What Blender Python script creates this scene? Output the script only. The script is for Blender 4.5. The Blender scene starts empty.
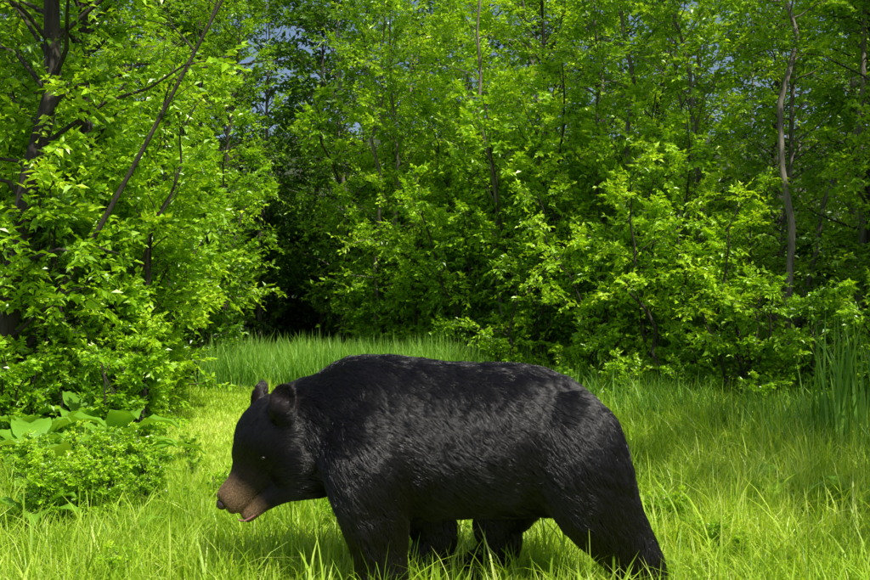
import bpy, math, numpy as np
from mathutils import Vector, Matrix
from mathutils.bvhtree import BVHTree
from mathutils.kdtree import KDTree
scene=bpy.context.scene
scene.view_settings.view_transform='Standard'; scene.view_settings.look='None'
scene.view_settings.exposure=0; scene.view_settings.gamma=1
R0=np.random.default_rng(7)

# ------------------------------------------------------------ helpers
def link(o,parent=None):
    scene.collection.objects.link(o)
    if parent: o.parent=parent
    return o
def np_mesh(name,V,faces_list,mats,attrs=None,smooth=False):
    me=bpy.data.meshes.new(name)
    V=np.asarray(V,dtype=np.float32)
    me.vertices.add(len(V)); me.vertices.foreach_set('co',V.ravel())
    loops=np.concatenate([f.ravel() for f,m in faces_list]).astype(np.int32)
    tot=np.concatenate([np.full(len(f),f.shape[1]) for f,m in faces_list])
    mi=np.concatenate([np.full(len(f),m) for f,m in faces_list]).astype(np.int32)
    start=np.concatenate([[0],np.cumsum(tot)[:-1]]).astype(np.int32)
    me.loops.add(len(loops)); me.loops.foreach_set('vertex_index',loops)
    me.polygons.add(len(tot)); me.polygons.foreach_set('loop_start',start)
    me.polygons.foreach_set('material_index',mi)
    me.update(calc_edges=True)
    if smooth is not False:
        sm=np.isin(mi,smooth) if not smooth is True else np.ones(len(mi),bool)
        me.polygons.foreach_set('use_smooth',sm)
    for m in mats: me.materials.append(m)
    if attrs:
        for k,a in attrs.items():
            at=me.attributes.new(k,'FLOAT','POINT'); at.data.foreach_set('value',np.asarray(a,dtype=np.float32))
    return me
def norm(a): return a/(np.linalg.norm(a,axis=-1,keepdims=True)+1e-9)
def gz(x,y):
    x=np.asarray(x,float); y=np.asarray(y,float)
    t=np.clip(y-6,0,60)
    s=0.034*t*t/(t+3.0)
    u=np.clip(y-21,0,70); s=s+.26*u*u/(u+6)
    return s+0.03*np.sin(x*0.9+1.3)*np.sin(y*0.7+.4)*np.clip((y-4)/3,0,1)
def vnoise(x,y,s=1.0,seed=0):
    r=np.random.default_rng(seed); o=0
    for k in range(7):
        a=r.uniform(0,6.28); f=s*r.uniform(.6,2.2); p=r.uniform(0,6.28)
        o=o+np.sin((x*np.cos(a)+y*np.sin(a))*f+p)
    return o/7*1.6
class Tubes:
    def __init__(s): s.V=[];s.F=[];s.n=0
    def add(s,pts,rad,k):
        pts=np.asarray(pts,float); rad=np.asarray(rad,float); n=len(pts)
        T=norm(np.gradient(pts,axis=0)); 
        ref=np.array([1,0,0.]) if abs(T[0,2])>.7 else np.array([0,0,1.])
        A=norm(np.cross(T,ref)); B=np.cross(T,A)
        an=np.arange(k)/k*2*np.pi
        ring=pts[:,None]+rad[:,None,None]*(A[:,None]*np.cos(an)[None,:,None]+B[:,None]*np.sin(an)[None,:,None])
        s.V.append(ring.reshape(-1,3))
        i=np.arange(n-1)[:,None]*k; j=np.arange(k)[None]; j2=(j+1)%k
        s.F.append(np.stack([i+j,i+j2,i+k+j2,i+k+j],-1).reshape(-1,4)+s.n); s.n+=n*k
    def get(s): return np.concatenate(s.V),np.concatenate(s.F)
def leaf_geo(P,D,N,L,W,rnd,fold=0.22):
    D=norm(D); S=norm(np.cross(D,N)); N=np.cross(S,D)
    L=L[:,None];W=W[:,None]
    v=np.stack([P, P+D*L*.42+S*W*.5+N*W*fold, P+D*L*.42-S*W*.5+N*W*fold, P+D*L-N*L*.10],1)
    n=len(P); b=np.arange(n)[:,None]*4
    F=np.concatenate([b+np.array([0,3,1]),b+np.array([0,2,3])])
    return v.reshape(-1,3),F,np.repeat(rnd,4)

# ------------------------------------------------------------ materials
def mat(name):
    m=bpy.data.materials.new(name); m.use_nodes=True; nt=m.node_tree; nt.nodes.clear()
    return m,nt,nt.nodes.new('ShaderNodeOutputMaterial')
def leaf_mat(name,cols,trans=0.4,rough=0.42,spec=0.35):
    m,nt,out=mat(name); N=nt.nodes.new
    at=N('ShaderNodeAttribute'); at.attribute_name='rnd'
    oi=N('ShaderNodeObjectInfo')
    ad=N('ShaderNodeMath'); ad.operation='MULTIPLY_ADD'; ad.inputs[1].default_value=.3
    nt.links.new(oi.outputs['Random'],ad.inputs[0])
    sc=N('ShaderNodeMath'); sc.operation='MULTIPLY'; sc.inputs[1].default_value=.75
    nt.links.new(at.outputs['Fac'],sc.inputs[0]); nt.links.new(sc.outputs[0],ad.inputs[2])
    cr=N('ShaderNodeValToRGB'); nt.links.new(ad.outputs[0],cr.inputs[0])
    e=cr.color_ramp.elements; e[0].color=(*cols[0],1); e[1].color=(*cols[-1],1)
    for i,c in enumerate(cols[1:-1]):
        x=e.new((i+1)/(len(cols)-1)); x.color=(*c,1)
    p=N('ShaderNodeBsdfPrincipled'); p.inputs['Roughness'].default_value=rough
    p.inputs['Specular IOR Level'].default_value=spec
    nt.links.new(cr.outputs[0],p.inputs['Base Color'])
    t=N('ShaderNodeBsdfTranslucent')
    mx=N('ShaderNodeMixRGB'); mx.blend_type='MULTIPLY'; mx.inputs[0].default_value=1; mx.inputs[2].default_value=(1.6,1.4,.4,1)
    nt.links.new(cr.outputs[0],mx.inputs[1]); nt.links.new(mx.outputs[0],t.inputs[0])
    ms=N('ShaderNodeMixShader'); ms.inputs[0].default_value=trans
    nt.links.new(p.outputs[0],ms.inputs[1]); nt.links.new(t.outputs[0],ms.inputs[2])
    nt.links.new(ms.outputs[0],out.inputs[0]); return m
def noise_mat(name,c1,c2,scale=8,rough=.85,bump=.4,stretch=(1,1,1),c3=None):
    m,nt,out=mat(name); N=nt.nodes.new
    tc=N('ShaderNodeTexCoord'); mp=N('ShaderNodeMapping'); mp.inputs['Scale'].default_value=stretch
    nt.links.new(tc.outputs['Object'],mp.inputs[0])
    nz=N('ShaderNodeTexNoise'); nz.inputs['Scale'].default_value=scale; nz.inputs['Detail'].default_value=8
    nz.inputs['Roughness'].default_value=.65
    nt.links.new(mp.outputs[0],nz.inputs[0])
    cr=N('ShaderNodeValToRGB'); e=cr.color_ramp.elements; e[0].position=.35;e[1].position=.68
    e[0].color=(*c1,1); e[1].color=(*c2,1)
    if c3: x=e.new(.52); x.color=(*c3,1)
    nt.links.new(nz.outputs[0],cr.inputs[0])
    p=N('ShaderNodeBsdfPrincipled'); p.inputs['Roughness'].default_value=rough
    nt.links.new(cr.outputs[0],p.inputs['Base Color'])
    b=N('ShaderNodeBump'); b.inputs['Strength'].default_value=bump; b.inputs['Distance'].default_value=.03
    nt.links.new(nz.outputs[0],b.inputs['Height']); nt.links.new(b.outputs[0],p.inputs['Normal'])
    nt.links.new(p.outputs[0],out.inputs[0]); return m
M_leaf=leaf_mat('tree_leaf',[(.08,.20,.004),(.24,.47,.008),(.44,.70,.014),(.66,.84,.04)],.33,.34,.6)
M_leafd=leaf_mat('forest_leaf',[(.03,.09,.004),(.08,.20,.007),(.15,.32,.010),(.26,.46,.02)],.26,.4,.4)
M_leafy=leaf_mat('shrub_leaf',[(.10,.25,.006),(.25,.49,.009),(.43,.69,.018),(.64,.82,.05)],.34,.34,.6)
M_grass=leaf_mat('grass_blade',[(.12,.26,.010),(.29,.49,.016),(.50,.70,.05),(.74,.82,.22)],.38,.4,.4)
M_grassd=leaf_mat('tall_grass_blade',[(.06,.19,.02),(.15,.34,.035),(.26,.50,.06),(.38,.60,.09)],.36,.4,.4)
M_broad=leaf_mat('broad_leaf',[(.14,.32,.02),(.22,.46,.03),(.32,.58,.05)],.33,.42,.4)
M_bark=noise_mat('bark_dark',(.018,.014,.010),(.085,.07,.05),14,.9,.8,(1,1,.18))
M_bark2=noise_mat('bark_grey',(.08,.07,.05),(.34,.30,.23),16,.9,.7,(1,1,.25))
M_ground=noise_mat('ground_soil',(.014,.03,.006),(.04,.085,.014),5,.95,.6,(1,1,1),(.03,.035,.012))

# ------------------------------------------------------------ ground
def axis(lim,fine,n1,n2):
    a=np.linspace(-fine,fine,n1); b=np.geomspace(fine,lim,n2)[1:]
    return np.concatenate([-b[::-1],a,b])
gx=axis(400,14,71,18); gy=axis(400,24,121,24)
X,Y=np.meshgrid(gx,gy); Z=gz(X,Y)
V=np.stack([X,Y,Z],-1).reshape(-1,3); nx=len(gx); ny=len(gy)
i=(np.arange(ny-1)[:,None]*nx+np.arange(nx-1)[None]).ravel()
F=np.stack([i,i+1,i+nx+1,i+nx],-1)
link(bpy.data.objects.new('ground',np_mesh('ground',V,[(F,0)],[M_ground],smooth=True)))

# ------------------------------------------------------------ trees
def gen_tree(seed,H,r0,cb,R,nl,ntw,nlf,leafL,bark,leaf,wob=.12,stems=1,droop=.25,spread=0.,up=(15,50),twl=(.3,.65)):
    r=np.random.default_rng(seed); tb=Tubes(); LP=[];LD=[];LN=[];LL=[];LR=[]
    for s in range(stems):
        k=12; t=np.linspace(0,1,k)
        az0=r.uniform(0,6.28); sp=spread*r.uniform(.4,1)
        hh=H*r.uniform(.75,1) if stems>1 else H
        off=np.cumsum(r.normal(0,wob/3.3,(k,2)),axis=0); off[0]=0
        tp=np.stack([off[:,0]+np.cos(az0)*sp*t**1.2,off[:,1]+np.sin(az0)*sp*t**1.2,hh*t-.06],-1)
        rad=r0*(1-t)**.8*(.92)+.006; rad[0]*=1.3
        tb.add(tp,rad,9 if r0>.03 else 6)
        ns=max(4,nl//stems)
        for i in range(ns):
            u=(i+r.uniform(0,1))/ns; tt=cb+(.985-cb)*u
            p0=np.array([np.interp(tt,t,tp[:,c]) for c in range(3)])
            az=i*2.4+r.uniform(-.9,.9)+s
            prof=(0.4+0.6*math.sin(math.pi*(.15+.75*u)))
            ln=R*prof*r.uniform(.45,1.35)
            el=math.radians(r.uniform(*up)+25*u)
            d=np.array([math.cos(az)*math.cos(el),math.sin(az)*math.cos(el),math.sin(el)])
            n=6; q=np.linspace(0,1,n)
            bend=np.array([0,0,-droop])
            lp=p0+d*ln*q[:,None]+bend*ln*(q**2)[:,None]+np.cumsum(r.normal(0,.03*ln,(n,3)),axis=0)*(q[:,None]>0)
            lr=min(.02,max(.004,rad[0]*.25*(1-tt)**.5))
            tb.add(lp,lr*(1-q*.8)+.0015,5)
            lim_r=r.normal(0,.15)
            for j in range(ntw):
                w=r.uniform(.12,1)**.75
                b0=np.array([np.interp(w,q,lp[:,c]) for c in range(3)])
                dd=lp[-1]-lp[0]; dd/=np.linalg.norm(dd)+1e-6
                sd=np.cross(dd,[0,0,1]); sd/=np.linalg.norm(sd)+1e-6
                tv=dd*r.uniform(.3,1)+sd*r.choice([-1,1])*r.uniform(.1,1.1)+np.array([0,0,r.uniform(-.7,.8)])
                tv/=np.linalg.norm(tv); tl=r.uniform(*twl)*(1-.3*w)*min(1,.45+ln*.45)
                qq=np.linspace(0,1,4)
                tw=b0+tv*tl*qq[:,None]+np.array([0,0,-.22*tl])*(qq**2)[:,None]
                tb.add(tw,.0035*(1-qq*.7),3)
                m=nlf; f=np.linspace(.12,1,m)+r.normal(0,.02,m); f=np.clip(f,0,1)
                P=b0+tv*tl*f[:,None]+np.array([0,0,-.22*tl])*(f**2)[:,None]
                s2=np.cross(tv,[0,0,1]); s2/=np.linalg.norm(s2)+1e-6
                sg=np.where(np.arange(m)%2==0,1,-1)[:,None]
                D=tv*.6+s2*sg*.9+np.array([0,0,-.3])+r.normal(0,.38,(m,3)); D[-1]=tv
                Nn=np.array([0,0,1.])+tv*.3*r.normal()+r.normal(0,.5,(m,3))
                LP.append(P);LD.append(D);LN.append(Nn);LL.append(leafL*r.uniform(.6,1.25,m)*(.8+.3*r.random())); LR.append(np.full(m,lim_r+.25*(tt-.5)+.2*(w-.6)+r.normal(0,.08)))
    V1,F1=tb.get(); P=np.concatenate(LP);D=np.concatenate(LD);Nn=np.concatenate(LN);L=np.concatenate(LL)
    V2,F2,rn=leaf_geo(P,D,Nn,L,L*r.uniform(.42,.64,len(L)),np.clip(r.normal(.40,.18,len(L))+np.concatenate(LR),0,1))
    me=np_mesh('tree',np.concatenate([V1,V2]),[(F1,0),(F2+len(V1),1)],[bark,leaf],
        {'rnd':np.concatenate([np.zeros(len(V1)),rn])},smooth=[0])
    return me
TV=[gen_tree(11,7.5,.05,.13,1.35,58,13,12,.092,M_bark2,M_leaf),
    gen_tree(12,8.5,.06,.16,1.5,60,13,12,.092,M_bark,M_leaf,wob=.25),
    gen_tree(13,6.5,.04,.08,1.2,52,13,12,.088,M_bark2,M_leaf,wob=.3),
    gen_tree(14,10.5,.08,.26,1.8,60,13,12,.10,M_bark2,M_leaf,wob=.25),
    gen_tree(15,9.5,.07,.10,1.6,62,13,12,.095,M_bark,M_leaf,wob=.3),
    gen_tree(19,8.0,.045,.50,1.0,22,12,11,.09,M_bark2,M_leaf,wob=.35),
    gen_tree(20,7.0,.036,.42,.9,18,12,11,.09,M_bark2,M_leaf,wob=.4)]
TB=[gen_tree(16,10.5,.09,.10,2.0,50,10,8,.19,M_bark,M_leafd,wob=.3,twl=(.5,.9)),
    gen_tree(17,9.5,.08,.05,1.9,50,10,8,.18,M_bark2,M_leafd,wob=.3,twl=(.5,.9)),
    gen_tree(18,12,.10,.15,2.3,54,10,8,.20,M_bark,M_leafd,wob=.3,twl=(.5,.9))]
SV=[gen_tree(21,2.3,.018,.06,.75,44,11,11,.085,M_bark,M_leafy,stems=5,spread=.6,wob=.1,twl=(.25,.5)),
    gen_tree(22,1.7,.014,.04,.6,40,11,11,.075,M_bark,M_leafy,stems=5,spread=.55,wob=.1,twl=(.2,.42)),
    gen_tree(23,3.5,.026,.05,.95,64,13,12,.088,M_bark,M_leafy,stems=5,spread=.8,wob=.2,twl=(.3,.55)),
    gen_tree(24,1.0,.008,.05,.38,30,9,9,.07,M_bark,M_leafy,stems=6,spread=.42,wob=.06,twl=(.15,.3)),
    gen_tree(25,3.0,.03,.03,1.1,40,10,8,.16,M_bark,M_leafd,stems=4,spread=1.,wob=.2,twl=(.4,.7)),
    gen_tree(26,3.2,.022,.10,.8,34,11,11,.085,M_bark,M_leaf,stems=3,spread=.9,wob=.3,twl=(.3,.55))]
def put(name,me,x,y,s=1,rz=None,coll=None,tilt=(0,0),sz=None):
    o=bpy.data.objects.new(name,me); o.location=(x,y,float(gz(x,y))-.02)
    o.rotation_euler=(tilt[0],tilt[1],R0.uniform(0,6.28) if rz is None else rz); o.scale=(s,s,sz or s*R0.uniform(.93,1.08))
    (coll or scene.collection).objects.link(o); return o
edge=[(-4.4,10.3,2,.9),(-5.1,8.9,1,.95),(-4.3,13.0,2,1.),(-1.45,15.4,1,.8),(-.6,14.2,2,.85),(.3,15.2,0,.85),
 (.85,13.4,2,.8),(1.7,14.6,1,.9),(2.2,12.0,0,.8),(2.9,12.9,4,.75),(3.4,11.0,2,.9),(4.1,11.6,0,.9),(4.6,9.9,1,.8),
 (5.4,10.8,4,.75),(5.6,8.9,2,.85),(6.2,9.8,0,1.),(-5.6,11.8,3,.8),(-.3,17.0,3,.8),(2.3,16.6,3,.85),(4.2,14.2,3,.85),(-4.4,16.5,4,.9),(5.9,13.,3,.8),
 (-3.5,14.8,1,.75)]
for x,y,v,s in edge: put('deciduous_tree',TV[v],x,y,s,tilt=(R0.normal(0,.06),R0.normal(0,.06)))
for x,y,v,s,t in [(1.15,12.3,5,.85,.05),(2.45,11.6,5,.9,-.10),(4.2,9.9,5,.9,.02),(-.9,13.6,5,.8,-.07),(4.0,10.6,6,.9,-.14),(3.05,11.3,6,.9,.12),(3.7,9.9,5,.95,-.05)]:
    put('sapling_tree',TV[v],x,y,s,tilt=(R0.normal(0,.04),t))
fc=bpy.data.collections.new('forest_mass')
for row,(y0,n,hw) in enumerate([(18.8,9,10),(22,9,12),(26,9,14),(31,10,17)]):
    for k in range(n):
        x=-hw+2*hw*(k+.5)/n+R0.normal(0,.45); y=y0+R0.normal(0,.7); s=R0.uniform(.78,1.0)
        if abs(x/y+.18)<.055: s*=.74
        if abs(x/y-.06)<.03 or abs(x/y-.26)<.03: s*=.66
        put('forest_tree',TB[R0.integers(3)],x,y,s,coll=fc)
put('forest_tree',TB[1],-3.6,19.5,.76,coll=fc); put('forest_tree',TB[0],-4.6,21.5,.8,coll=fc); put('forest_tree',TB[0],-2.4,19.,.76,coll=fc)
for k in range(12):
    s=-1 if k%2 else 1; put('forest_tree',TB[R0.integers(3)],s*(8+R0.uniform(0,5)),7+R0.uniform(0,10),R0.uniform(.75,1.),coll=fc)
for k in range(34):
    x=-8.5+17*(k+.5)/34; y=R0.uniform(17,21)
    if -3.9<x<-2.2: y=22
    put('forest_shrub',SV[4],x,y,R0.uniform(.8,1.2),coll=fc)
o=bpy.data.objects.new('distant_forest',None); o.instance_type='COLLECTION'; o.instance_collection=fc; link(o)
# trees just right of the clearing, shading its right side
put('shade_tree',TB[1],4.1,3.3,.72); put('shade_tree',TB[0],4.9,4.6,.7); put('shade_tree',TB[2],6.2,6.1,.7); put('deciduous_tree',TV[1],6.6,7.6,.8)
big1=gen_tree(31,8.5,.10,.10,1.6,60,14,13,.092,M_bark,M_leaf,wob=.25)
big2=gen_tree(32,8.0,.085,.14,1.5,60,14,13,.09,M_bark,M_leafy,wob=.25)
put('maple_tree',big1,-3.6,7.5,1,rz=.3,tilt=(0,.03)); put('ash_tree',big2,-3.45,8.9,1,rz=1.9,tilt=(0,.05))
for x,y,v,s in [(-2.95,8.4,2,.85),(-3.3,9.4,2,1.),(-2.85,9.5,0,.95),(-3.3,7.9,0,1.0),(-2.75,8.0,1,.8),(-3.9,8.2,2,1.),(-3.35,7.6,1,.65),(-3.9,7.2,0,.55),
   (-3.35,10.9,2,.8),(-3.9,11,2,1.),(-2.75,8.6,0,.95),(-3.1,12.4,2,.95),(-3.4,13.3,5,1.3)]:
    put('leafy_shrub',SV[v],x,y,s)
for x,y,v,s in [(-.95,14.1,0,.85),(-.4,13.7,2,.8),(.4,12.8,2,.85),(1.1,11.6,5,.8),(1.9,10.6,0,.95),(2.5,9.8,5,.85),(3.0,9.1,1,.9),(3.5,8.6,0,.6),
   (4.1,8.1,1,.8),(4.7,7.6,0,.7),(.0,14.,2,1.05),(2.1,12.,2,1.),(3.6,10.2,5,.8),(1.2,12.6,2,1.05),(-.7,14.8,2,1.2),
   (4.6,9.,5,.9),(5.2,9.6,2,.9),(2.9,11.,2,.9),(.3,14.2,2,1.3),(1.6,13.2,2,1.25),(3.0,9.9,5,.8)]:
    put('forest_edge_shrub',SV[v],x,y,s)
hc=bpy.data.collections.new('herbs')
for k in range(90):
    x=R0.uniform(-4.2,-1.55); y=R0.uniform(6.9,9.5)
    if x>-1.95-(y-6)*.2: continue
    put('herb',SV[3],x,y,R0.uniform(.4,.85),coll=hc)
for k in range(46):
    y=R0.uniform(6.9,11.5); x=R0.uniform(4.-(y-7)*.8,6-(y-7)*.7); put('herb',SV[3],x,y,R0.uniform(.4,.8),coll=hc)
for k in range(26):
    y=R0.uniform(4.6,6.2); x=R0.uniform(-.5*y,-.3*y); put('herb',SV[3],x,y,R0.uniform(.22,.36),coll=hc)
for k in range(60):
    y=R0.uniform(3.4,8.5); x=R0.uniform(-.42*y,.42*y)
    if abs(x)<1.1 and y<4.1: continue
    put('herb',SV[3],x,y,R0.uniform(.12,.22),coll=hc)
o=bpy.data.objects.new('undergrowth',None); o.instance_type='COLLECTION'; o.instance_collection=hc; link(o)
# dead leaning tree
tb=Tubes()
q=np.linspace(0,1,9); a=np.array([-3.7,7.6,.1]); b=np.array([-1.2,7.6,4.6])
tp=a+(b-a)*q[:,None]+np.stack([np.sin(q*5)*.06,0*q,np.sin(q*4+1)*.06],-1)
tb.add(tp,.030*(1-q*.75),8)
for w,d,l in [(.66,(.9,.1,.1),.9),(.75,(.3,0,1),.8),(.82,(1,.1,.35),.8),(.58,(.2,.2,1),.7),(.9,(.9,0,-.1),.7),(.7,(-.6,0,.8),.6)]:
    p0=np.array([np.interp(w,q,tp[:,c]) for c in range(3)]); d=np.array(d)/np.linalg.norm(d); u=np.linspace(0,1,5)
    lp=p0+d*l*u[:,None]+R0.normal(0,.02,(5,3))*(u[:,None]>0); tb.add(lp,.011*(1-u*.85),5)
    for z in (.4,.7):
        e=lp[int(z*4)]; tb.add([e,e+np.array(d)*.15+R0.normal(0,.12,3),e+np.array(d)*.3+R0.normal(0,.15,3)],[.006,.004,.002],4)
Vt,Ft=tb.get(); link(bpy.data.objects.new('dead_leaning_tree',np_mesh('dead',Vt,[(Ft,0)],[M_bark],smooth=True)))

# ------------------------------------------------------------ grass
def blades(x,y,h,w,bend,r,seg=3):
    n=len(x); az=r.uniform(0,6.28,n); L=np.stack([np.cos(az),np.sin(az),np.zeros(n)],-1)
    fa=az+np.pi/2+r.normal(0,.5,n); S=np.stack([np.cos(fa),np.sin(fa),np.zeros(n)],-1)
    B=np.stack([x,y,gz(x,y)-.01],-1); vs=[]
    for k in range(seg+1):
        t=k/seg
        zc=h*(t-.35*np.minimum(bend,1.3)*t**2.2); P=B+L*(h*bend*t**1.9*.75)[:,None]; P[:,2]+=zc
        if k<seg:
            ww=w*(1-.75*t**1.5)*.5; vs+= [P-S*ww[:,None],P+S*ww[:,None]]
        else: vs.append(P)
    V=np.stack(vs,1); nv=2*seg+1; b=np.arange(n)[:,None]*nv
    Q=np.concatenate([b+np.array([2*k,2*k+1,2*k+3,2*k+2]) for k in range(seg-1)])
    T=b+np.array([2*seg-2,2*seg-1,2*seg])
    return V.reshape(-1,3),Q,T,nv
def grass_obj(name,x,y,h,w,bend,m,seed,rn=None,seg=3):
    r=np.random.default_rng(seed)
    V,Q,T,nv=blades(x,y,h,w,bend,r,seg)
    if rn is None: rn=np.clip(r.normal(.45,.27,len(x))+.25*vnoise(x,y,2.,5)+.2*vnoise(x,y,9,6),0,1)
    me=np_mesh(name,V,[(Q,0),(T,0)],[m],{'rnd':np.repeat(rn,nv)})
    return link(bpy.data.objects.new(name,me))
r=np.random.default_rng(3)
def scatter(n,x0,x1,y0,y1): return r.uniform(x0,x1,n),r.uniform(y0,y1,n)
xs=[];ys=[]
for n,x0,x1,y0,y1 in [(12000,-3,3,1.5,2.9),(85000,-3.0,3.6,2.9,5.6),(66000,-4,5,5.6,9),(34000,-4,5,9,14),(26000,-3,-.8,6,11.4),(9000,-6,-3,2,9),(8000,3.6,6,2,9)]:
    a,b=scatter(n,x0,x1,y0,y1); xs.append(a);ys.append(b)
x=np.concatenate(xs);y=np.concatenate(ys)
cl=vnoise(x,y,3.,1); cl2=vnoise(x,y,12.,2); cl3=vnoise(x,y,30.,21)
h=.12*(1+.5*cl+.6*cl2+.5*cl3)*r.uniform(.4,1.6,len(x)); 
right=np.clip((x-.9-(8-y)*.05)/1.0,0,1)*np.clip((y-4.2)/1.2,0,1)
h=h*(1+.9*right); pathm=np.exp(-((x+1.5+(y-6)*.14)/.55)**4)*np.clip((y-4.6)/2,0,1)*np.clip((11.3-y)/.3,0,1)
h=np.clip(h,.04,.5)*(1-pathm)+pathm*r.uniform(.05,.095,len(x))
w=np.where(y<5.6,.0055,.0078)*r.uniform(.5,1.7,len(x)); w=np.where(y>9,.013,w); w=w*(1+.35*pathm)
rn=np.clip(r.normal(.42,.30,len(x))*(1-.5*pathm)+.2*vnoise(x,y,2.,5)+.28*vnoise(x,y,12,6)*(1-.6*pathm)+.38*pathm,0,1)
grass_obj('grass',x,y,h,w,np.abs(r.normal(.75,.5,len(x))),M_grass,4,rn=rn)
x,y=scatter(7500,-3.2,4.2,2.7,8.5); h=r.uniform(.16,.36,len(x))*(1+.3*np.clip(x/3,0,1))
k=~((np.abs(x)<1.0)&(y<3.75)&(r.random(len(x))<.5))&~((np.abs(x+1.5+(y-6)*.14)<.5)&(y>5.2)); x,y,h=x[k],y[k],h[k]
grass_obj('long_grass',x,y,h,.008*r.uniform(.5,1.7,len(x)),np.abs(r.normal(.7,.4,len(x))),M_grass,6,seg=4)
x,y=scatter(20000,-2.9,1.2,11.2,13.6); k=y>11.2+.25*np.sin(x*2); x,y=x[k],y[k]
grass_obj('tall_grass_strip',x,y,r.uniform(.3,.7,len(x))*(1+.25*vnoise(x,y,5,33)),.013*r.uniform(.6,1.3,len(x)),np.abs(r.normal(.4,.25,len(x))),M_grassd,8)
x,y=scatter(15000,1.0,5.2,5.2,10.6); k=(x>1.2+(9.8-y)*.35)&(x<3.2+(10.6-y)*.7)&(vnoise(x,y,4,9)>-.3); x,y=x[k],y[k]
grass_obj('tall_grass_bank',x,y,r.uniform(.22,.58,len(x)),.011*r.uniform(.6,1.3,len(x)),np.abs(r.normal(.6,.35,len(x))),M_grassd,9)
n=80; x=2.94+r.normal(0,.13,n); y=6.7+r.normal(0,.15,n)
grass_obj('reed_clump',x,y,r.uniform(.5,1.2,n),.026*r.uniform(.6,1.2,n),np.abs(r.normal(.28,.2,n)),M_grassd,10,seg=5)
def broad_plant(x,y,n,L,seed,name='burdock_plant'):
    r=np.random.default_rng(seed); V=[];F=[];c=0; nu,nv=9,7
    for i in range(n):
        az=i*2.4+r.uniform(-.4,.4); el=math.radians(r.uniform(30,72)); l=L*r.uniform(.7,1.15); w=l*r.uniform(.45,.6)
        d=np.array([math.cos(az),math.sin(az),0]); s=np.array([-math.sin(az),math.cos(az),0])
        for a in range(nu):
            t=a/(nu-1); st=.35
            along=l*(st+t)*math.cos(el)*(1+.15*t); z=l*(st+t)*math.sin(el)-l*.6*t*t
            ww=w*.5*(math.sin(math.pi*min(1,(t*.93+.07))**.75)**.8)
            for b in range(nv):
                q=b/(nv-1)*2-1
                V.append(d*along+s*ww*q+np.array([0,0,z+abs(q)*ww*.35+.06*w*math.sin(t*17+b*2)*abs(q)]))
        for a in range(nu-1):
            for b in range(nv-1):
                k=c+a*nv+b; F.append([k,k+1,k+nv+1,k+nv])
        c+=nu*nv
        e0=np.array([0,0,0.]); e1=d*l*.35*math.cos(el)+np.array([0,0,l*.35*math.sin(el)])
        for P_ in (e0-s*.006,e0+s*.006,e1+s*.006,e1-s*.006): V.append(P_)
        F.append([c,c+1,c+2,c+3]); c+=4
    me=np_mesh(name,np.array(V),[(np.array(F),0)],[M_broad],{'rnd':r.uniform(.2,.9,n).repeat(nu*nv+4)},smooth=True)
    o=link(bpy.data.objects.new(name,me)); o.location=(x,y,float(gz(x,y)))
for i,(x,y,n,L) in enumerate([(1.75,5.2,7,.30),(-2.35,5.9,10,.40),(-2.05,6.3,9,.36),(-2.65,6.2,10,.44),(-1.8,5.5,6,.28),(2.2,4.9,6,.26),(-2.15,5.2,6,.3),(-2.35,6.8,10,.44),(-2.9,6.7,9,.46),(-1.4,4.3,5,.17),(1.2,4.6,5,.17),(-2.65,7.2,9,.48),(-1.95,4.6,6,.24),(-3.2,7.0,9,.5)]):
    broad_plant(x,y,n,L,50+i)

# ------------------------------------------------------------ bear
PX=.00386
def B(px,py,y=0.): return np.array([(px-435)*PX,y,(585-py)*PX])
BV=[];BF=[];bn=0
def loft(st,k=28,pw=2.2):
    global bn
    an=np.arange(k)/k*2*np.pi; c=np.cos(an); s=np.sin(an)
    c=np.sign(c)*abs(c)**(2/pw); s=np.sign(s)*abs(s)**(2/pw)
    rings=[np.asarray(C)+np.outer(c,A)+np.outer(s,Bv) for C,A,Bv in st]
    V=np.concatenate(rings+[[st[0][0]],[st[-1][0]]]); n=len(st); F=[]
    for i in range(n-1):
        for j in range(k):
            j2=(j+1)%k; F.append((bn+i*k+j,bn+i*k+j2,bn+(i+1)*k+j2,bn+(i+1)*k+j))
    for j in range(k):
        F.append((bn+n*k,bn+(j+1)%k,bn+j)); F.append((bn+n*k+1,bn+(n-1)*k+j,bn+(n-1)*k+(j+1)%k))
    BV.append(V);BF.extend(F);bn+=len(V)
def spl(a,n):
    a=np.asarray(a,float); m=len(a); o=[]
    for i in range(m-1):
        p0=a[max(i-1,0)];p1=a[i];p2=a[i+1];p3=a[min(i+2,m-1)]
        for j in range(n):
            t=j/n; o.append(.5*((2*p1)+(-p0+p2)*t+(2*p0-5*p1+4*p2-p3)*t*t+(-p0+3*p1-3*p2+p3)*t**3))
    o.append(a[-1]); return np.array(o)
for_t=[(285,398,462,26),(298,386,478,38),(316,374,484,48),(335,365,490,56),(356,359,504,63),(382,356,516,68),(420,359,518,72),(465,363,515,74),(505,364,513,74),
       (540,368,512,71),(570,380,512,64),(592,399,505,54),(606,422,492,40),(614,445,475,22)]
st=[]
for x_,t_,b_,w_ in spl(for_t,4):
    C=B(x_,(t_+b_)/2); st.append((C,np.array([0,w_*PX,0]),np.array([0,0,(b_-t_)/2*PX])))
loft(st,40,2.05)
def leg(rows,n=4,pw=2.1):
    rr=spl(rows,n); P=np.array([B(a[0],a[1],a[2]) for a in rr]); T=norm(np.gradient(P,axis=0)); st=[]
    for p,t,a in zip(P,T,rr):
        lat=np.array([0,1.,0]); ip=np.cross(t,lat); ip/=np.linalg.norm(ip)+1e-9; lat=np.cross(ip,t)
        st.append((p,lat*a[4]*PX,ip*a[3]*PX))
    loft(st,24,pw)
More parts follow.
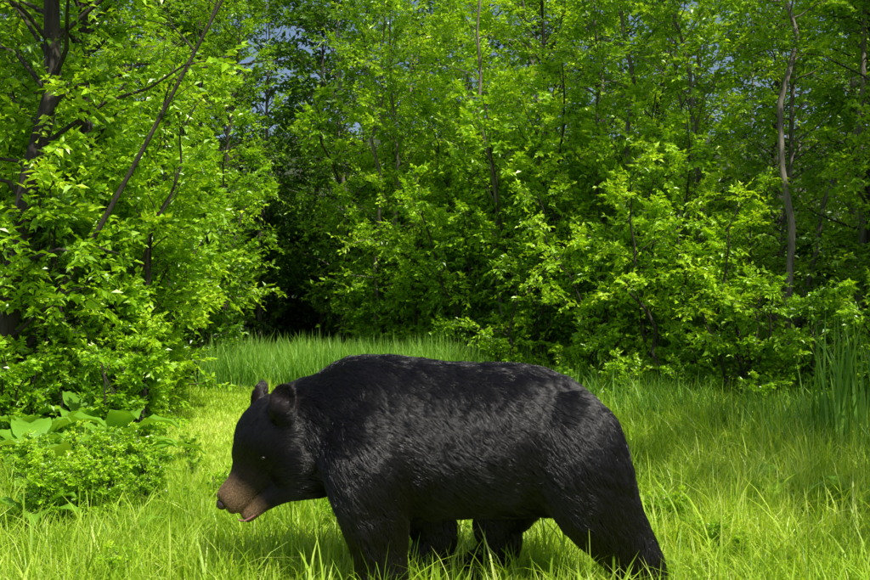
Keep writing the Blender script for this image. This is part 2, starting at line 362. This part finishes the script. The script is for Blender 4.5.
def paw(px,y,dx=1.,r=1.,gy=578):
    leg([(px+16,gy-6,y,14*r,18*r),(px+4,gy-7,y,17*r,22*r),(px-12,gy-4,y,13*r,24*r),(px-26,gy-1,y,9*r,22*r),(px-36,gy+2,y,4*r,15*r)],3)
leg([(376,396,-.10,30,27),(374,435,-.16,46,36),(375,472,-.185,43,35),(379,508,-.18,33,29),(382,536,-.17,27,25),(385,560,-.17,24,23),(384,578,-.17,25,23)]); paw(380,-.17)
leg([(392,430,.10,40,30),(402,475,.15,38,30),(422,512,.16,30,27),(434,542,.16,23,22),(431,563,.16,21,21),(424,578,.16,21,21)]); paw(420,.16)
leg([(552,402,-.09,34,30),(562,430,-.145,48,38),(576,466,-.165,47,38),(592,500,-.165,40,33),(610,528,-.16,31,26),(625,548,-.16,26,23),(630,566,-.16,24,22),(627,579,-.16,24,23)]); paw(625,-.16)
leg([(545,430,.08,45,32),(530,470,.13,44,35),(512,506,.15,36,31),(502,530,.15,28,25),(502,550,.15,22,21),(494,568,.15,20,20),(488,578,.15,21,21)]); paw(486,.15)
leg([(604,432,0,9,12),(614,444,0,9,11),(620,458,0,6,8),(621,466,0,3,3)],3)
leg([(322,392,0,18,28),(352,380,0,23,38),(395,380,0,23,40)],3)
yaw=math.radians(27); LAT=np.array([math.sin(yaw),-math.cos(yaw),0])
def head_loft(rows,k=28,n=4,pw=2.1):
    rr=spl(rows,n); P=np.array([B(a[0],a[1],a[2]) for a in rr]); T=norm(np.gradient(P,axis=0)); st=[]
    for p,t,a in zip(P,T,rr):
        up=np.cross(t,LAT); up/=np.linalg.norm(up); la=np.cross(up,t); la/=np.linalg.norm(la)
        st.append((p,la*a[4]*PX,up*a[3]*PX))
    loft(st,k,pw)
head_loft([(326,426,.0,53,46),(306,428,-.005,49,44),(290,435,-.03,44,42),(274,448,-.055,39,38),(265,460,-.07,32,30),(259,470,-.085,24.5,22),(252,479,-.10,19.5,17),(245,486,-.115,17,14.5),(238,492,-.13,15,13.5),(233,496,-.14,11.5,11.5)])
head_loft([(296,416,-.02,24,34),(282,421,-.03,30,37),(266,434,-.045,28,35),(257,448,-.06,20,27),(254,457,-.07,11,19)])
head_loft([(300,448,-.03,28,45),(284,462,-.05,26,40),(272,472,-.07,17,29)])
head_loft([(338,448,.0,46,40),(318,460,-.01,36,38),(300,470,-.035,29,34),(286,480,-.06,19,27),(275,489,-.085,12,20),(265,498,-.105,8,14.5),(257,506,-.12,6.2,11),(252,510,-.13,4.6,8)],22)
def ell(C,ax,k=16,m=9):
    st=[]
    for i in range(m):
        f=-math.pi/2+math.pi*(i+.5)/m; st.append((C+ax[2]*math.sin(f),ax[0]*math.cos(f),ax[1]*math.cos(f)))
    loft(st,k,2)
FW=norm(np.array([-math.cos(yaw),-math.sin(yaw),.25]))
def ear(C,side,s=1.):
    axis_=norm(FW*.65+LAT*side*.65+np.array([0,0,.1])); upv=norm(np.array([0.12,0,1.])-axis_*np.dot([0.12,0,1.],axis_)); rt=np.cross(axis_,upv)
    st=[]; R_=.056*s; prof=[(0.02,-.018),(.5,-.019),(.85,-.012),(1.,.004),(.96,.014),(.80,.004),(.45,-.008),(.02,-.012)]
    for a,d in prof: st.append((C+axis_*d,rt*R_*a*.95,upv*R_*a))
    loft(st,22,2)
    ell(C-upv*R_*.9-axis_*.012,(rt*.046,upv*.046,axis_*.030))
E1=B(291,394,-.178); E2=B(259,395,.02)
ear(E1,1.); ear(E2,-1.,.95)
me=bpy.data.meshes.new('bear_body'); me.from_pydata(np.concatenate(BV).tolist(),[],BF); me.update()
import bmesh
bm=bmesh.new(); bm.from_mesh(me); bmesh.ops.recalc_face_normals(bm,faces=bm.faces); bm.to_mesh(me); bm.free()
tmp=link(bpy.data.objects.new('tmp_body',me))
m=tmp.modifiers.new('r','REMESH'); m.mode='VOXEL'; m.voxel_size=.0068
m=tmp.modifiers.new('s','SMOOTH'); m.factor=.5; m.iterations=6
dg=bpy.context.evaluated_depsgraph_get(); ev=tmp.evaluated_get(dg); body=bpy.data.meshes.new_from_object(ev)
bpy.data.objects.remove(tmp)
nV=len(body.vertices); co=np.empty(nV*3,np.float32); body.vertices.foreach_get('co',co); co=co.reshape(-1,3).astype(float)
ne=len(body.edges); ed=np.empty(ne*2,np.int32); body.edges.foreach_get('vertices',ed); ed=ed.reshape(-1,2)
deg=np.bincount(ed.ravel(),minlength=nV)[:,None]
tw_=(np.clip((co[:,0]-B(300,0)[0])/.1,0,1)*np.clip((co[:,2]-.18)/.1,0,1))[:,None]*.8
for _ in range(34):
    acc=np.zeros_like(co)
    for c in range(3): acc[:,c]=np.bincount(ed[:,0],co[ed[:,1],c],nV)+np.bincount(ed[:,1],co[ed[:,0],c],nV)
    co=co+(acc/deg-co)*tw_
nrm=np.empty(nV*3,np.float32); body.vertices.foreach_get('normal',nrm); nrm=nrm.reshape(-1,3).astype(float)
def n3(p,s,seed,K=8):
    r=np.random.default_rng(seed);o=0
    for k in range(K):
        d=norm(r.normal(0,1,3)); o=o+np.sin(p@d*s*r.uniform(.5,2.)+r.uniform(0,6.28))
    return o/K*1.6
trunk=np.clip((co[:,0]-B(300,0)[0])/.15,0,1)
wp=co+.03*np.stack([n3(co,11,41),n3(co,11,42),n3(co,11,43)],-1)
co+=nrm*(trunk*(.006*n3(wp*np.array([1.3,1,.9]),14,1)+.0028*n3(wp*np.array([1.6,1,1.2]),55,2,14)))[:,None]
body.vertices.foreach_set('co',co.astype(np.float32).ravel()); body.update()
body.polygons.foreach_set('use_smooth',np.ones(len(body.polygons),bool))
NOSE=B(235,497,-.15)
def tan_mask(p):
    a=B(264,466,-.08); b=NOSE; ab=b-a; t=np.clip(((p-a)@ab)/(ab@ab),-.6,1.3)
    return np.clip((t-.40+.07*n3(p,60,77))/.30,0,1)
bear=link(bpy.data.objects.new('black_bear',None)); bear.location=(0,3.6,0)
def skin_mat():
    m,nt,out=mat('bear_skin'); N=nt.nodes.new
    at=N('ShaderNodeAttribute'); at.attribute_name='tan'
    mx=N('ShaderNodeMixRGB'); mx.inputs[1].default_value=(.003,.0025,.0025,1); mx.inputs[2].default_value=(.09,.055,.028,1)
    nt.links.new(at.outputs['Fac'],mx.inputs[0]); p=N('ShaderNodeBsdfPrincipled'); p.inputs['Roughness'].default_value=.75
    p.inputs['Specular IOR Level'].default_value=.15
    nt.links.new(mx.outputs[0],p.inputs['Base Color']); nt.links.new(p.outputs[0],out.inputs[0]); return m
body.materials.clear(); body.materials.append(skin_mat())
at=body.attributes.new('tan','FLOAT','POINT'); at.data.foreach_set('value',tan_mask(co).astype(np.float32))
link(bpy.data.objects.new('body',body),bear)
body.calc_loop_triangles(); nt_=len(body.loop_triangles); tri=np.empty(nt_*3,np.int32); body.loop_triangles.foreach_get('vertices',tri); tri=tri.reshape(-1,3)
nrm=np.empty(nV*3,np.float32); body.vertices.foreach_get('normal',nrm); nrm=nrm.reshape(-1,3).astype(float)
A=co[tri]; area=np.linalg.norm(np.cross(A[:,1]-A[:,0],A[:,2]-A[:,0]),axis=1)/2
cx=A[:,:,0].mean(1); headw=np.where(cx<B(300,0)[0],3.,1.)
rg=np.random.default_rng(99); NF=210000
pr=area*headw; pr/=pr.sum(); ti=rg.choice(nt_,NF,p=pr)
u=rg.random(NF);v=rg.random(NF);fl=u+v>1;u[fl]=1-u[fl];v[fl]=1-v[fl];wg=np.stack([1-u-v,u,v],-1)
P=(A[ti]*wg[:,:,None]).sum(1); Nn=norm((nrm[tri[ti]]*wg[:,:,None]).sum(1))
pxx=P[:,0]/PX+435; pyy=585-P[:,2]/PX
sm=lambda t: (lambda c: c*c*(3-2*c))(np.clip(t,0,1))
head=sm((316-pxx)/40); legw=sm((pyy-480)/60)
d=np.array([1,0,-.8])*np.ones((NF,1)); 
hip=sm((pxx-480)/150)[:,None]; d=d*(1-hip)+np.array([.45,0,-1])*hip
sh=np.exp(-((pxx-378)/45)**2)*sm((pyy-380)/90)*.8; d=d*(1-sh[:,None])+np.array([.35,0,-1])*sh[:,None]
d=d*(1-legw[:,None])+np.array([.12,0,-1])*legw[:,None]
hd=norm(np.array([.62,.1,.75])); d=d*(1-head[:,None])+hd*head[:,None]
nz=np.stack([n3(P,9,11),n3(P,9,12),n3(P,9,13)],-1)*.22+np.stack([n3(P,45,14,12),n3(P,45,15,12),n3(P,45,16,12)],-1)*.36
d=norm(d)+nz*(1-.7*head[:,None])+rg.normal(0,.22,(NF,3))
d=d-Nn*(d*Nn).sum(1)[:,None]; d=norm(d)
tan=tan_mask(P)
ear_d=np.minimum(np.linalg.norm(P-E1,axis=1),np.linalg.norm(P-E2,axis=1))
ln=.037*(1-head)+.018*head; ln=ln*(1-.2*legw); ln=np.where(tan>.05,.013*(1-tan)+.005*tan,ln); ln=np.where(ear_d<.065,.016,ln)
ln*=rg.uniform(.55,1.35,NF)
lift=np.where(head>.5,.24,.34)+rg.normal(0,.1,NF)
K=5; tt=np.linspace(0,1,K)
dirn=norm(d+Nn*lift[:,None])
curve=dirn[:,None]*(ln[:,None]*tt)[:,:,None] + (d*.3-Nn*.26)[:,None]*(ln[:,None]*tt**2)[:,:,None]
C=P[:,None]+curve
ncl=NF//10; ci=rg.choice(NF,ncl,replace=False); kd=KDTree(ncl)
for i,c in enumerate(P[ci]): kd.insert(c,i)
kd.balance(); own=np.fromiter((kd.find(p)[1] for p in P),np.int64,NF)
tgt=C[ci][own]; cf=(tt**1.2)[None,:,None]*(.66*(1-.6*head)*rg.uniform(.5,1.2,NF))[:,None,None]
cf=cf*(np.linalg.norm(P[ci][own]-P,axis=1)<.04)[:,None,None]
C=C*(1-cf)+tgt*cf
hc_=bpy.data.hair_curves.new('bear_fur'); hc_.add_curves([K]*NF)
hc_.attributes['position'].data.foreach_set('vector',C.astype(np.float32).ravel()) if 'position' in hc_.attributes else hc_.points.foreach_set('position',C.astype(np.float32).ravel())
rad=(np.where(head>.5,.00045,.0006)[:,None]*(1-.8*tt)[None]).astype(np.float32).ravel()
ra=hc_.attributes.get('radius') or hc_.attributes.new('radius','FLOAT','POINT'); ra.data.foreach_set('value',rad)
blk=np.array([.0020,.0014,.0017]); brn=np.array([.016,.009,.0085])
mixr=np.clip(rg.normal(.2,.25,NF)+.2*n3(P,7,31),0,1)[:,None]; col=blk*(1-mixr)+brn*mixr
brow=np.clip(1-np.linalg.norm(P-B(252,470,-.12),axis=1)/.10,0,1)[:,None]*head[:,None]; col=col+brow*np.array([.03,.018,.010])*.9
col=np.where((ear_d<.06)[:,None],col+np.array([.020,.013,.010]),col)
tc_=np.array([.33,.21,.10])*(.45+.85*rg.random(NF))[:,None]; col=col*(1-tan[:,None])+tc_*tan[:,None]
ca=hc_.attributes.new('fur_col','FLOAT_COLOR','CURVE'); ca.data.foreach_set('color',np.concatenate([col,np.ones((NF,1))],1).astype(np.float32).ravel())
def fur_mat():
    m,nt,out=mat('bear_fur'); N=nt.nodes.new
    at=N('ShaderNodeAttribute'); at.attribute_name='fur_col'
    h=N('ShaderNodeBsdfPrincipled'); h.inputs['Roughness'].default_value=.29; h.inputs['Specular IOR Level'].default_value=.8
    nt.links.new(at.outputs['Color'],h.inputs['Base Color']); nt.links.new(h.outputs[0],out.inputs[0]); return m
hc_.materials.append(fur_mat())
link(bpy.data.objects.new('fur',hc_),bear)
def pm(name,c,rough):
    m,nt,out=mat(name); p=nt.nodes.new('ShaderNodeBsdfPrincipled'); p.inputs['Base Color'].default_value=(*c,1); p.inputs['Roughness'].default_value=rough
    nz=nt.nodes.new('ShaderNodeTexNoise'); nz.inputs['Scale'].default_value=300; b=nt.nodes.new('ShaderNodeBump'); b.inputs['Strength'].default_value=.3; b.inputs['Distance'].default_value=.003
    nt.links.new(nz.outputs[0],b.inputs['Height']); nt.links.new(b.outputs[0],p.inputs['Normal']); nt.links.new(p.outputs[0],out.inputs[0]); return m
M_nose=pm('nose_skin',(.06,.036,.03),.4); M_eye=pm('eye',(.010,.005,.003),.15); M_lip=pm('lip',(.30,.13,.11),.45); M_claw=pm('claw',(.05,.04,.03),.4); M_dark=pm('nostril',(.006,.004,.004),.5)
def ellobj(name,C,ax,m):
    bm=bmesh.new(); bmesh.ops.create_uvsphere(bm,u_segments=20,v_segments=12,radius=1)
    M=Matrix([[ax[0][i],ax[1][i],ax[2][i]] for i in range(3)]).to_4x4(); M.translation=Vector(C)
    bmesh.ops.transform(bm,matrix=M,verts=bm.verts); bmesh.ops.recalc_face_normals(bm,faces=bm.faces)
    me=bpy.data.meshes.new(name); bm.to_mesh(me); bm.free(); me.materials.append(m)
    for p in me.polygons: p.use_smooth=True
    return link(bpy.data.objects.new(name,me),bear)
hx=norm(B(231,498,-.15)-B(250,486,-.115)); hu=norm(np.cross(hx,LAT)); 
if hu[2]<0: hu=-hu
NC=B(231.5,495,-.147)
ellobj('nose',NC,(hx*.018,LAT*.027,hu*.021),M_nose)
for s in (-1,1): ellobj('nostril_%d'%(s+1),NC+hx*.013+LAT*s*.014-hu*.002,(hx*.006,LAT*.007,hu*.006),M_dark)
bvh=BVHTree.FromPolygons([Vector(c) for c in co],[p.vertices[:] for p in body.polygons])
for s,(ex,ey) in {1:(254,450),-1:(250,446)}.items():
    h=bvh.find_nearest(Vector(B(ex,ey,-.055))+Vector(LAT*s*.16))
    n=np.array(h[1]); c=np.array(h[0])+n*.002
    t1=norm(np.cross(n,[0,0,1])); t2=np.cross(n,t1); ellobj('eye_%d'%(s+1),c,(n*.008,t1*.010,t2*.008),M_eye)
tb=Tubes(); pts=[B(269,499,-.145),B(262,506,-.155),B(254,510,-.158),B(248,509,-.158)]; tb.add(spl(pts,4),np.array([.002]+[.004]*11+[.002]),8)
Vt,Ft=tb.get(); link(bpy.data.objects.new('lip',np_mesh('lip',Vt,[(Ft,0)],[M_lip],smooth=True)),bear)
tb=Tubes()
for px_,y_ in ((380,-.17),(420,.16),(625,-.16),(486,.15)):
    for k in range(5):
        yy=y_+(k-2)*.026; x0=px_-32+abs(k-2)*2.5
        tb.add([B(x0,577,yy),B(x0-6,578,yy),B(x0-11,583,yy)],[.007,.0055,.001],6)
Vt,Ft=tb.get(); link(bpy.data.objects.new('claws',np_mesh('claws',Vt,[(Ft,0)],[M_claw],smooth=True)),bear)

# ------------------------------------------------------------ light, world, camera
to_sun=Vector((.46,-.58,1.10)).normalized()
el=math.asin(to_sun.z); az=math.atan2(to_sun.x,to_sun.y)
sl=bpy.data.lights.new('sun','SUN'); sl.energy=5; sl.angle=math.radians(.53); sl.color=(1,.97,.88)
so=link(bpy.data.objects.new('sun',sl)); so.rotation_euler=(-to_sun).to_track_quat('-Z','Y').to_euler(); so.location=(5,-5,12)
w=bpy.data.worlds.new('World'); scene.world=w; w.use_nodes=True; nt=w.node_tree
bg=nt.nodes['Background']; bg.inputs[1].default_value=.12
sk=nt.nodes.new('ShaderNodeTexSky'); sk.sky_type='NISHITA'; sk.sun_disc=False; sk.sun_elevation=el; sk.sun_rotation=az
sk.dust_density=2.5
nt.links.new(sk.outputs[0],bg.inputs[0])
cd=bpy.data.cameras.new('camera'); cd.sensor_width=36; cd.lens=38.6; cd.clip_end=2000; cd.clip_start=.05
cam=link(bpy.data.objects.new('camera',cd)); cam.location=(0,0,1.04); cam.rotation_euler=(math.radians(91.6),0,0)
scene.camera=cam
